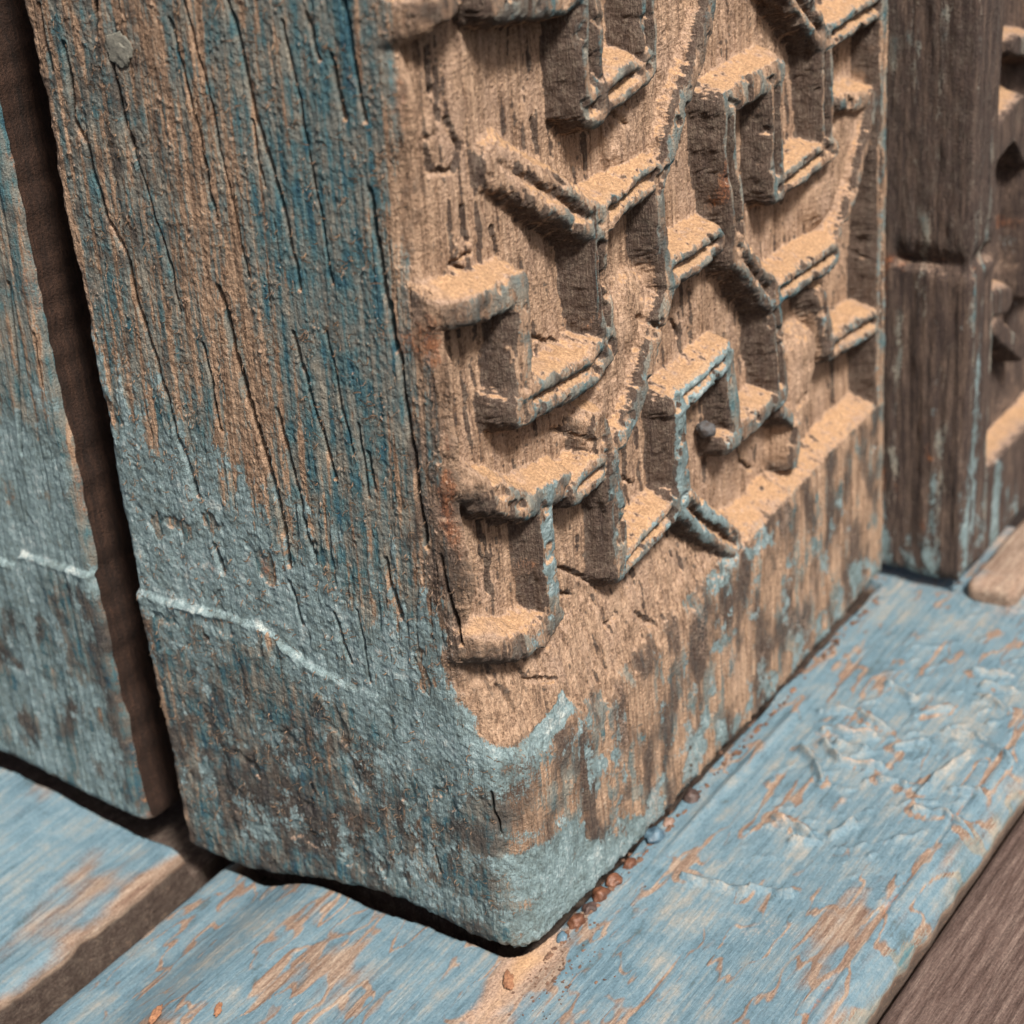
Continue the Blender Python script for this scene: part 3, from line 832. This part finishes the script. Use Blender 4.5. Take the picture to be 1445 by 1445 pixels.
grid_object('painted_face', PBr, M_POST, board, {k: v[:, ::-1] for k, v in attb.items()}, N=-grid_normals(PBr) if grid_normals(PBr)[300, 100, 0] > 0 else None)
# its bare side in the gap
RZ = ZB[:, :1] + 0 * ret[None, :]
side = np.stack([PB[:, :1, 0] + ret[None, :] - 3 + 0.0, PB[:, :1, 1] + 0.5 * f2(ret[None, :] * 0.3, RZ * 0.03, 3, 221) * (ret / 70)[None, :] ** .3, RZ], -1)
side[:, 0] = PB[:, 0]
sd = side[:, ::-1]
nn = grid_normals(sd)
grid_object('bare_side', side, M_GAP, board, dict(pa=-2.0, pl=-2.0, du=np.full(RZ.shape, -0.66) + 0.6 * np.exp(-ret / 3)[None, :], ru=-0.70 + 0.35 * f2(ret[None, :] * 0.05, RZ * 0.03, 3, 222) + 0.4 * np.exp(-ret / 6)[None, :], gr=-0.8 + 0 * RZ), N=grid_normals(side) * (1 if grid_normals(side)[300, 20, 1] < 0 else -1))

# ================================================================== sill boards
def sill_board(name, label, y_lo, y_hi, x_lo, x_hi, dx, dy, seed, round_lo=0.0, round_hi=0.0, drop=26.0, zoff=0.0):
    root = empty(name, ((x_lo + x_hi) / 2, (y_lo + y_hi) / 2, -40))
    tag(root, label, 'sill')
    xs = np.arange(x_lo, x_hi + dx, dx); yv = np.arange(y_lo, y_hi + dy * .5, dy)
    nlo, nhi = 10, 10
    X, Y = np.meshgrid(xs, yv)
    Zs = sill_z(Y) + zoff
    wl = 1.3 * n2(xs * 0.025, xs * 0, seed + 1) + 0.7 * n2(xs * 0.11, xs * 0, seed + 2)
    Y = Y + wl[None, :] * (np.clip(1 - (Y - y_lo) / 10, 0, 1) + np.clip(1 - (y_hi - Y) / 10, 0, 1))
    return root, X, Y, Zs


def close_sides(P, drop):
    """turns the long edges down"""
    lo = P[:1].copy(); hi = P[-1:].copy()
    L = [lo + np.array([0, 0.3 * k / 8, -drop * (1 - k / 8)]) for k in range(8)]
    H = [hi + np.array([0, -0.3 * k / 8, -drop * k / 8]) for k in range(1, 9)]
    return np.concatenate(L + [P] + H, 0)


def padrows(A, lo, hi):
    return np.concatenate([np.full((8, A.shape[1]), lo), A, np.full((8, A.shape[1]), hi)], 0)


def outward(P, probe, axis=2, sign=1):
    N = grid_normals(P)
    return N if N[probe][axis] * sign > 0 else -N


# right sill: runs under the post to the groove
root, X, Y, Zs = sill_board('sill_board', 'pale blue painted sill board under the carved post, paint scraped and wrinkled at right', -97.0, 131.0, -150, 330, 0.85, 0.6, 300)
g = 0.16 * n2(Y * 0.5, X * 0.015, 301) + 0.10 * n2(Y * 1.3, X * 0.04, 302) + 0.7 * n2(Y * 0.05, X * 0.01, 303) + 0.25 * f2(X * 0.1, Y * 0.1, 3, 304)
wr = ss(60, 110, X) * ss(-12, -35, Y) * ss(-100, -80, Y) * (1 - 0.5 * ss(200, 260, X))         # wrinkled paint
wx = X * 0.30 + Y * 0.26 + 1.1 * f2(X * 0.04, Y * 0.04, 3, 305)
wrk = (1 - np.abs(np.sin(wx + 1.2 * n2(X * 0.12, Y * 0.12, 306)))) ** 1.6 * ss(-0.05, 0.35, f2(X * 0.09, Y * 0.11, 3, 307) - 0.05)
scr = ss(0.56, 0.80, n2(Y * 0.22 + 0.2 * n2(X * 0.02, Y * .02, 308), X * 0.012, 309)) * ss(-0.1, 0.3, n2(X * 0.03, Y * 0.06, 310))   # scraped along the grain
bev = np.clip((-86.0 - Y) / 11.0, 0, 1)
crease = np.exp(-(line_dist(X, Y, [(-40, -85), (60, -84), (200, -85.5), (330, -84)]) / 1.1) ** 2)
PEEL = [[(620, 290), (700, 370), (860, 390)], [(690, 300), (800, 330)], [(1130, 240), (1260, 270), (1400, 370)], [(1220, 340), (1100, 420), (1020, 500)], [(610, 160), (760, 170), (880, 230)],
        [(620, 240), (840, 270)], [(920, 320), (1050, 300)], [(1270, 100), (1390, 160)], [(1280, 60), (1400, 80)], [(1000, 570), (1120, 580), (1230, 640)], [(430, 600), (520, 640), (600, 690), (500, 700)],
        [(320, 880), (490, 900)], [(60, 840), (300, 890)], [(660, 660), (740, 620)], [(540, 320), (600, 380), (620, 450)], [(1000, 180), (1150, 150)], [(1150, 480), (1260, 500)], [(880, 60), (1000, 110)], [(860, 440), (960, 470)], [(1240, 0), (1400, 20)]]
peel = np.zeros_like(X); pcast = np.zeros_like(X)
for c_ in PEEL:
    q_ = [unp(945 + p[0] / 2.89, 945 + p[1] / 2.89, 2, -12.0)[:2] for p in c_]
    d_ = line_dist(X + 1.2 * f2(X * 0.1, Y * 0.1, 2, 331), Y + 1.2 * f2(X * 0.1, Y * 0.1, 2, 332), q_)
    peel = np.maximum(peel, np.exp(-(d_ / 1.35) ** 2) * (0.75 + 0.5 * n2(X * 0.15, Y * 0.15, 333))); pcast = np.maximum(pcast, np.exp(-(d_ / 4.5) ** 2))
hS = g + 3.4 * peel + 1.2 * wr * wrk - 0.55 * scr - 0.6 * crease
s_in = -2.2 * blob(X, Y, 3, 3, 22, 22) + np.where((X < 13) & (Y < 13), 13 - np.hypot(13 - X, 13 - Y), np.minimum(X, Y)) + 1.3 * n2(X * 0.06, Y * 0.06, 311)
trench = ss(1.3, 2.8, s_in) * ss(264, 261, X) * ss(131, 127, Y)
lip = np.exp(-((Y + 9.5) / 2.0) ** 2) * ss(50, 110, X) * ss(190, 150, X)
hS = hS - 17.0 * trench + 1.5 * lip  # sill hollowed under the post so the crack turns darker
eh = np.clip(1 - (131.0 - Y) / 6.0, 0, 1)
Zt = Zs + hS - 9.0 * bev ** 1.8 - 3.2 * (1 - np.sqrt(1 - eh ** 2 * .98))
PS = close_sides(np.stack([X, Y, Zt], -1), 34)
Ng = outward(PS, (120, 200))
pats = ss(0.1, 0.5, f2(X * 0.022, Y * 0.03, 4, 321))
plS = 0.55 + 0.75 * f2(X * 0.018, Y * 0.045, 4, 322) + 0.22 * n2(Y * 0.35, X * 0.010, 329) - 0.9 * scr - 0.35 * pats + 0.25 * wr + 0.9 * peel - 0.75 * ss(0.25, 0.6, pcast) * (1 - ss(0.2, 0.6, peel)) * ss(-0.2, 0.3, f2(X * 0.05, Y * 0.05, 3, 334)) - 1.1 * crease * ss(-0.2, 0.3, n2(X * .02, Y * 0, 323)) - 0.55 * ss(-0.06, 0.06, -np.abs(f2(X * 0.03, Y * 0.10, 3, 324)) + 0.07) \
    - 0.9 * bev - 1.4 * blob(X, Y, *unp(735, 1360, 2, -13)[:2], 16, 6) - 0.9 * blob(X, Y, *unp(700, 1430, 2, -13)[:2], 30, 8) - 2.0 * trench
duS = -0.62 + 0.55 * f2(X * 0.03, Y * 0.05, 3, 325) + 0.9 * blob(X, Y, *unp(735, 1360, 2, -13)[:2], 18, 8) + 0.9 * blob(X, Y, *unp(690, 1425, 2, -13)[:2], 26, 6) + 0.2 * wr * wrk + 0.65 * peel * ss(0, .4, n2(X * 0.05, Y * 0.05, 335) + .2) - 0.3 * bev + 0.4 * ss(220, 270, X)
ruS = -0.95 + 0.35 * scr + 0.6 * f2(X * 0.02, Y * 0.07, 4, 326) + 0.9 * crease + 0.3 * trench + 0.5 * np.exp(-((Y + 4) / 3.0) ** 2) * ss(150, 210, X)
gr_shadeS = -0.75 + 0.5 * f2(X * 0.03, Y * 0.04, 4, 327) + 0.5 * bev + 0.6 * blob(X, Y, *unp(1140, 1380, 2, -13)[:2], 34, 10)
paS = -0.6 + 0.6 * f2(X * 0.05, Y * 0.09, 3, 328) + 0.9 * bev
gr_shadeS = gr_shadeS + 2.6 * trench; duS = duS - 2.5 * trench; ruS = ruS - 0.5 * trench  # shade of the slit under the post put into the colour
attS = dict(pa=padrows(paS, -1, -2), pl=padrows(plS, -1, -2), du=padrows(duS, -1, -1.5), ru=padrows(ruS, -0.2, -0.05), gr=padrows(gr_shadeS, 0.2, 0.0))
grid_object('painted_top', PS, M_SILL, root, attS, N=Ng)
# left sill
root2, X, Y, Zs = sill_board('sill_board', 'pale blue grey sill board at bottom left, beyond the brown groove', 148.0, 420.0, -150, 60, 0.8, 0.8, 340)
g = 0.30 * n2(Y * 0.5, X * 0.015, 341) + 0.15 * n2(Y * 1.3, X * 0.04, 342) + 0.7 * n2(Y * 0.05, X * 0.01, 343) + 0.25 * f2(X * 0.1, Y * 0.1, 3, 344)
el = np.clip(1 - (Y - 148.0) / 6.0, 0, 1)
Zt = Zs + g - 3.6 * (1 - np.sqrt(1 - np.clip(el, 0, 1) ** 2 * .98))
tr2 = ss(0.5, 2.6, X + 0.8 * n2(Y * 0.08, Y * 0, 349))  # shadow under the left board, put into sill shape and colour
Zt = Zt - 12.0 * tr2
PS2 = close_sides(np.stack([X, Y, Zt], -1), 34)
pl2 = 0.35 - 2.5 * tr2 + 0.8 * f2(X * 0.02, Y * 0.04, 4, 345) - 0.6 * np.clip(el, 0, 1)
att2 = dict(pa=padrows(-0.5 + 0 * X, -2, -2), pl=padrows(pl2, -1.5, -2), du=padrows(-0.6 - 2 * tr2 + 0.5 * f2(X * 0.03, Y * 0.04, 3, 346), -1.2, -2),
            ru=padrows(-0.7 + 0.6 * f2(X * 0.02, Y * 0.05, 4, 347), -0.25, -0.1), gr=padrows(-0.6 + 2.2 * tr2 + 0.5 * f2(X * 0.03, Y * 0.04, 4, 348), 0.9, 0.2))
grid_object('painted_top', PS2, M_SILL, root2, att2, N=outward(PS2, (90, 120)))

# brown plank beside the sill, one step lower
plank = empty('brown_plank', (60, -170, -50))
tag(plank, 'bare dark brown plank at bottom right, beside and below the pale blue sill', 'plank')
xs = np.arange(-130, 330, 1.3); yv = np.arange(-225, -98.0, 0.9)
X, Y = np.meshgrid(xs, yv)
eg = np.clip(1 - (-98.5 - Y) / 4.0, 0, 1)
Zt = -24.0 + 0.35 * n2(Y * 0.4, X * 0.012, 361) + 0.25 * n2(Y * 1.1, X * 0.03, 362) + 0.6 * n2(Y * 0.06, X * 0.01, 363) - 2.5 * (1 - np.sqrt(1 - np.clip(eg, 0, 1) ** 2 * .98))
PK = close_sides(np.stack([X, Y, Zt], -1), 26)
attk = dict(pa=padrows(-1.6 + 0 * X, -2, -2), pl=padrows(-1.7 + 0.4 * f2(X * 0.03, Y * 0.1, 3, 364), -2, -2), du=padrows(-0.85 + 0.4 * f2(X * 0.02, Y * 0.12, 3, 365), -1, -1),
            ru=padrows(-0.75 + 0.4 * f2(X * 0.02, Y * 0.08, 3, 366), -1, -1), gr=padrows(-0.6 + 0.3 * f2(X * 0.02, Y * 0.08, 3, 367), 0, 0))
grid_object('plank_top', PK, M_BROWN, plank, attk, N=outward(PK, (60, 100)))

# ================================================================== dark upright beyond the post
upr = empty('carved_upright', (300, -20, -10))
tag(upr, 'dark blurred carved upright at the right edge, standing beyond the carved post', 'upright')
XP, YC = 267.0, -31.0
sl_ = np.linspace(30, YC, 90)                       # its side facing the gap
xf = np.linspace(0, 150, 190)                       # its front
zt = np.linspace(0, 1, 420)
zlow = -8.0
zz = zlow + (300 - zlow) * zt
Zf = np.broadcast_to(zz[:, None], (len(zz), len(xf)))
Xf = np.broadcast_to(xf, Zf.shape)
JZ = 126.0                                          # joint between the upper and the lower length
ht = np.zeros_like(Xf)
lb2 = np.zeros(Xf.shape, np.int32)
colw = ss(27, 22, Xf + 1.0 * f2(Xf * .1, Zf * .06, 2, 401))
ht = np.maximum(ht, colw)
for qi, (q, wd) in enumerate([([(38, 200), (70, 190)], 9), ([(70, 190), (74, 240)], 9), ([(36, 172), (60, 150)], 10), ([(24, 168), (44, 172)], 16), ([(60, 150), (62, 96)], 9), ([(62, 100), (110, 92)], 10), ([(30, 92), (60, 70)], 9), ([(88, 240), (92, 120)], 9), ([(24, 104), (40, 100)], 12), ([(40, 236), (66, 250)], 10)]):
    d = line_dist(Xf, Zf, q) + f2(Xf * .12, Zf * .12, 2, 402) * .5
    v = ss(-1.5, .8, wd / 2 - d) * .95
    lb2 = np.where((v > ht) & (v > .1), 20 + qi, lb2); ht = np.maximum(ht, v)
v = ss(-2, 1, 34 - Zf + f2(Xf * .1, Zf * .1, 2, 403)); lb2 = np.where((v > ht) & (v > .1), 3, lb2); ht = np.maximum(ht, v)
dep = 11 * (1 - ht)
PU = np.zeros((len(zz), len(sl_) + len(xf), 3))
nS = len(sl_)
PU[:, :nS, 0] = XP; PU[:, :nS, 1] = sl_[None, :]
PU[:, nS:, 0] = XP + Xf; PU[:, nS:, 1] = YC + dep
PU[..., 2] = zz[:, None]
# joint: the upper length ends in a rounded foot
ZU = PU[..., 2]
above = ZU > JZ
ta = np.clip(1 - (ZU - JZ) / 11.0, 0, 1) * above
tb = np.clip(1 - (JZ - ZU) / 2.5, 0, 1) * (~above)
insu = 9.0 * (1 - np.sqrt(1 - ta ** 2 * .97)) + 4.0 * tb
sarr = np.concatenate([YC - sl_, xf])               # arc length from the corner, negative on the side
colzone = ss(30, 24, sarr)[None, :] * ss(-34, -28, sarr)[None, :]
insu = insu * colzone
PU[:, :nS, 0] += insu[:, :nS]; PU[:, nS:, 1] += insu[:, nS:]
# ragged joint
PU[..., 2] += (1.4 * f2(sarr[None, :] * 0.1, ZU * 0.05, 3, 404)) * np.exp(-((ZU - JZ) / 8) ** 2)
fu = np.clip(1 - (ZU - zlow) / 6, 0, 1); iu = 4 * (1 - np.sqrt(1 - fu ** 2 * .98))
PU[:, :nS, 0] += iu[:, :nS]; PU[:, nS:, 1] += iu[:, nS:]
PU = smooth_grid(PU, 2)
wgu = np.clip(1.3 - np.abs(np.arange(PU.shape[1]) - nS)[None, :] / 22.0, 0, 1) * np.ones((len(zz), 1))
PU = smooth_grid(PU, 60, wgu)
NU = grid_normals(PU)
fl_u = NU[200, 30, 0] > 0
if fl_u: NU = -NU
xu, yu, zu = PU[..., 0], PU[..., 1], PU[..., 2]
relu = 0.6 * n3(xu * 0.35, yu * 0.35, zu * 0.025, 411) + 0.35 * n3(xu * .7, yu * .7, zu * .12, 412) + 0.45 * n3(xu * .15, yu * .15, zu * .12, 413)
# broad flutes on the lower length
relu += 0.5 * np.sin(sarr[None, :] * 0.34 + 0.6) * ss(JZ, JZ - 6, zu) * colzone
PU = PU + NU * relu[..., None]
NU = grid_normals(PU) * (-1 if fl_u else 1)
sa = sarr[None, :] + 0 * zu
fru = np.concatenate([np.ones((len(zz), nS)), ss(.7, .9, ht)], 1)
low = ss(JZ + 4, JZ - 8, zu)
upn = ss(.25, .65, NU[..., 2])
ATU = dict(pa=-1.15 + 0.7 * fru + 0.3 * low + 0.7 * n2(sa * 0.16, zu * 0.012, 421) + 0.35 * f2(sa * .2, zu * .08, 3, 422) - 0.3 * low,
           pl=-1.15 + 0.62 * low + 0.5 * ss(60, -8, zu) * fru + 0.9 * n2(sa * 0.10, zu * 0.008, 423) * low + 0.3 * f2(sa * .2, zu * .1, 3, 424),
           du=-0.95 + 0.9 * upn + 0.75 * (1 - fru) + 0.35 * f2(sa * .08, zu * .06, 3, 425),
           ru=-0.75 + 0.6 * f2(sa * .08, zu * .05, 4, 426) + 0.45 * np.exp(-((zu - JZ) / 4.0) ** 2) + 0.7 * n2(sa * 0.15 + 4, zu * 0.01, 427) * low + 0.5 * ss(-24, -30, sa) * ss(200, 100, zu),
           gr=-0.05 + 0.6 * f2(sa * .1, zu * .05, 4, 428) - 1.2 * (1 - fru) - 0.4 * low)
labu = np.zeros((len(zz) - 1, PU.shape[1] - 1), np.int32)
zc = zz[:-1]
labu[:, :] = np.where(zc > JZ, 10, 11)[:, None]
tail = lb2[:-1, :-1].copy(); isg = (ht[:-1, :-1] < .12)
blk = labu[:, nS:]
blk[...] = np.where(tail >= 20, tail, np.where(tail == 3, 13, np.where(isg | (Xf[:-1, :-1] > 30), 14, blk)))
labu[:, nS:] = blk
nmu = {10: 'upper_moulding', 11: 'lower_moulding', 13: 'lower_rail', 14: 'carved_ground'}
nmu.update({20 + k: 'carved_strip' for k in range(10)})
s_ = slice(None, None, -1) if fl_u else slice(None)
grid_object('upright', PU[:, s_], M_DARK, upr, {k: v[:, s_] for k, v in ATU.items()}, labu[:, s_], nmu, NU[:, s_])

box_block('worn_block', 'small beige worn wooden block on the sill, at the foot of the dark upright', 'block', 268, 420, -53, -32.5, -16, -5.5, M_SILL,
          dict(pa=-1, pl=(-0.35, 1.0, 0.09), du=(-0.15, 0.8, 0.06), ru=(-0.6, 0.8, 0.05), gr=(-0.5, 0.9, 0.07)), 4.0, 11)

# what closes the gaps far inside
back_wall = box_block('back_wall', None, None, 72, 330, 60, 430, -60, 330, M_DARK, dict(pa=-2, pl=-2, du=-1, ru=-0.6, gr=0.3), 3, 5)
tag(back_wall, kind='structure')
ground = box_block('ground', None, None, -170, 450, -260, 430, -90, -50, M_DARK, dict(pa=-2, pl=-2, du=-1, ru=-0.3, gr=0.1), 3, 6)
tag(ground, kind='structure')

# ================================================================== grit and chips
M_RUSTY = plain_stone('rusty_grit', (0.06, 0.024, 0.015), (0.20, 0.085, 0.045), 0.45, 0.3)
M_BLUEG = plain_stone('blue_grit', (0.03, 0.06, 0.09), (0.12, 0.20, 0.26), 0.3, 0.3)
M_PALE = plain_stone('pale_grit', (0.16, 0.10, 0.075), (0.34, 0.23, 0.18), 0.5, 0.3)
M_DKG = plain_stone('dark_grit', (0.03, 0.02, 0.018), (0.10, 0.06, 0.05), 0.5, 0.3)
M_ORANGE = plain_stone('orange_chip_wood', (0.20, 0.085, 0.045), (0.38, 0.19, 0.10), 0.9, 0.8)
GR = [(800, 1326, 2.4, M_BLUEG, 'pale blue grit grain nearest the foot corner of the post'),
      (829, 1308, 3.4, M_RUSTY, 'shiny rust brown grit grain beside the pale blue one near the post corner'),
      (845, 1288, 3.0, M_DKG, 'dark grit grain wedged under the post between two rusty grains'),
      (862, 1270, 3.6, M_RUSTY, 'large rust brown grit grain in the crack under the carved side'),
      (883, 1250, 3.3, M_RUSTY, 'red brown grit grain midway along the crack under the post'),
      (905, 1226, 2.9, M_RUSTY, 'small rust grit grain just below the blue bead in the crack'),
      (936, 1187, 4.2, M_BLUEG, 'round blue grit bead in the crack under the carved side'),
      (957, 1166, 2.6, M_PALE, 'pale pink grit grain next above the round blue bead'),
      (988, 1130, 3.6, M_DKG, 'dark brown lump filling the crack above the pale grain')]
for k, (px, py, r, mt, lbl) in enumerate(GR):
    c = unp(px, py, 2, -13.0)
    o = lump_mesh('grit_grain', (c[0], max(c[1], -1.6), -14.4 + r * 0.5), (r * 0.95, r * 0.75, r * 0.7), mt, None, 60 + k, rough=0.4)
    tag(o, lbl, 'grit', 'grit grains in the crack under the post')
c = R(998, 606)
o = lump_mesh('mud_pellet', (unp(996, 606, 1, 6.0)[0], 6.0, unp(996, 606, 1, 6.0)[2]), (2.8, 3.2, 2.7), plain_stone('mud_pellet_clay', (0.05, 0.035, 0.03), (0.11, 0.12, 0.13), 0.8, 0.45), None, 80, rough=0.35)
tag(o, 'small grey blue round pellet stuck inside the fret hollow', 'pellet')
CH = [(220, 1432, 4.2, 1.8, 0.6, 'orange wood chip at the bottom edge, left of the other orange chip'),
      (308, 1426, 3.4, 1.5, 1.0, 'small orange wood chip on the sill at bottom, right of its twin'),
      (718, 1385, 4.5, 2.4, 1.2, 'orange flake of wood on the dusty sill below the post corner')]
for k, (px, py, a, b2, rot, lbl) in enumerate(CH):
    c = unp(px, py, 2, -12.5)
    from mathutils import Quaternion
    o = lump_mesh('wood_chip', (c[0], c[1], -12.0), (a * 0.8, b2 * 0.7, 0.6), M_ORANGE, None, 90 + k, sub=4, rough=0.7, quat=Quaternion((0, 0, 1), rot * 0.5))
    tag(o, lbl, 'chip', 'wood chips on the sill')

# crumbs of dirt packed in the crack, far too many to count
import bmesh
bm = bmesh.new(); bmesh.ops.create_icosphere(bm, subdivisions=1, radius=1)
iv = np.array([x.co[:] for x in bm.verts]); jf = np.array([[x.index for x in q.verts] for q in bm.faces]); bm.free()
rg = np.random.default_rng(12)
CV, CF = [], []
for k in range(520):
    if k < 380:
        x_ = rg.uniform(6, 258); y_ = rg.normal(-1.0, 1.4); r_ = rg.uniform(0.25, 1.25)
    else:
        x_ = rg.normal(4, 16); y_ = rg.normal(-9, 5); r_ = rg.uniform(0.15, 0.55)
    v_ = iv * (1 + 0.45 * rg.normal(0, 0.6, (len(iv), 1))) * r_ * np.array([rg.uniform(.7, 1.5), rg.uniform(.6, 1.2), rg.uniform(.35, .8)])
    CF.append(jf + sum(len(a) for a in CV) if False else jf + len(iv) * k)
    CV.append(v_ + np.array([x_, y_, sill_z(np.float64(y_)) + (-0.8 if y_ > -1.5 else 0.1)]))
cr = raw_mesh('dirt_crumbs', np.concatenate(CV), np.concatenate(CF), plain_stone('crumb_dirt', (0.035, 0.018, 0.012), (0.20, 0.11, 0.07), 0.8, 0.25), None, None, None, False)
tag(cr, 'brown dirt crumbs packed along the crack between post and sill', 'dirt', kind='stuff')
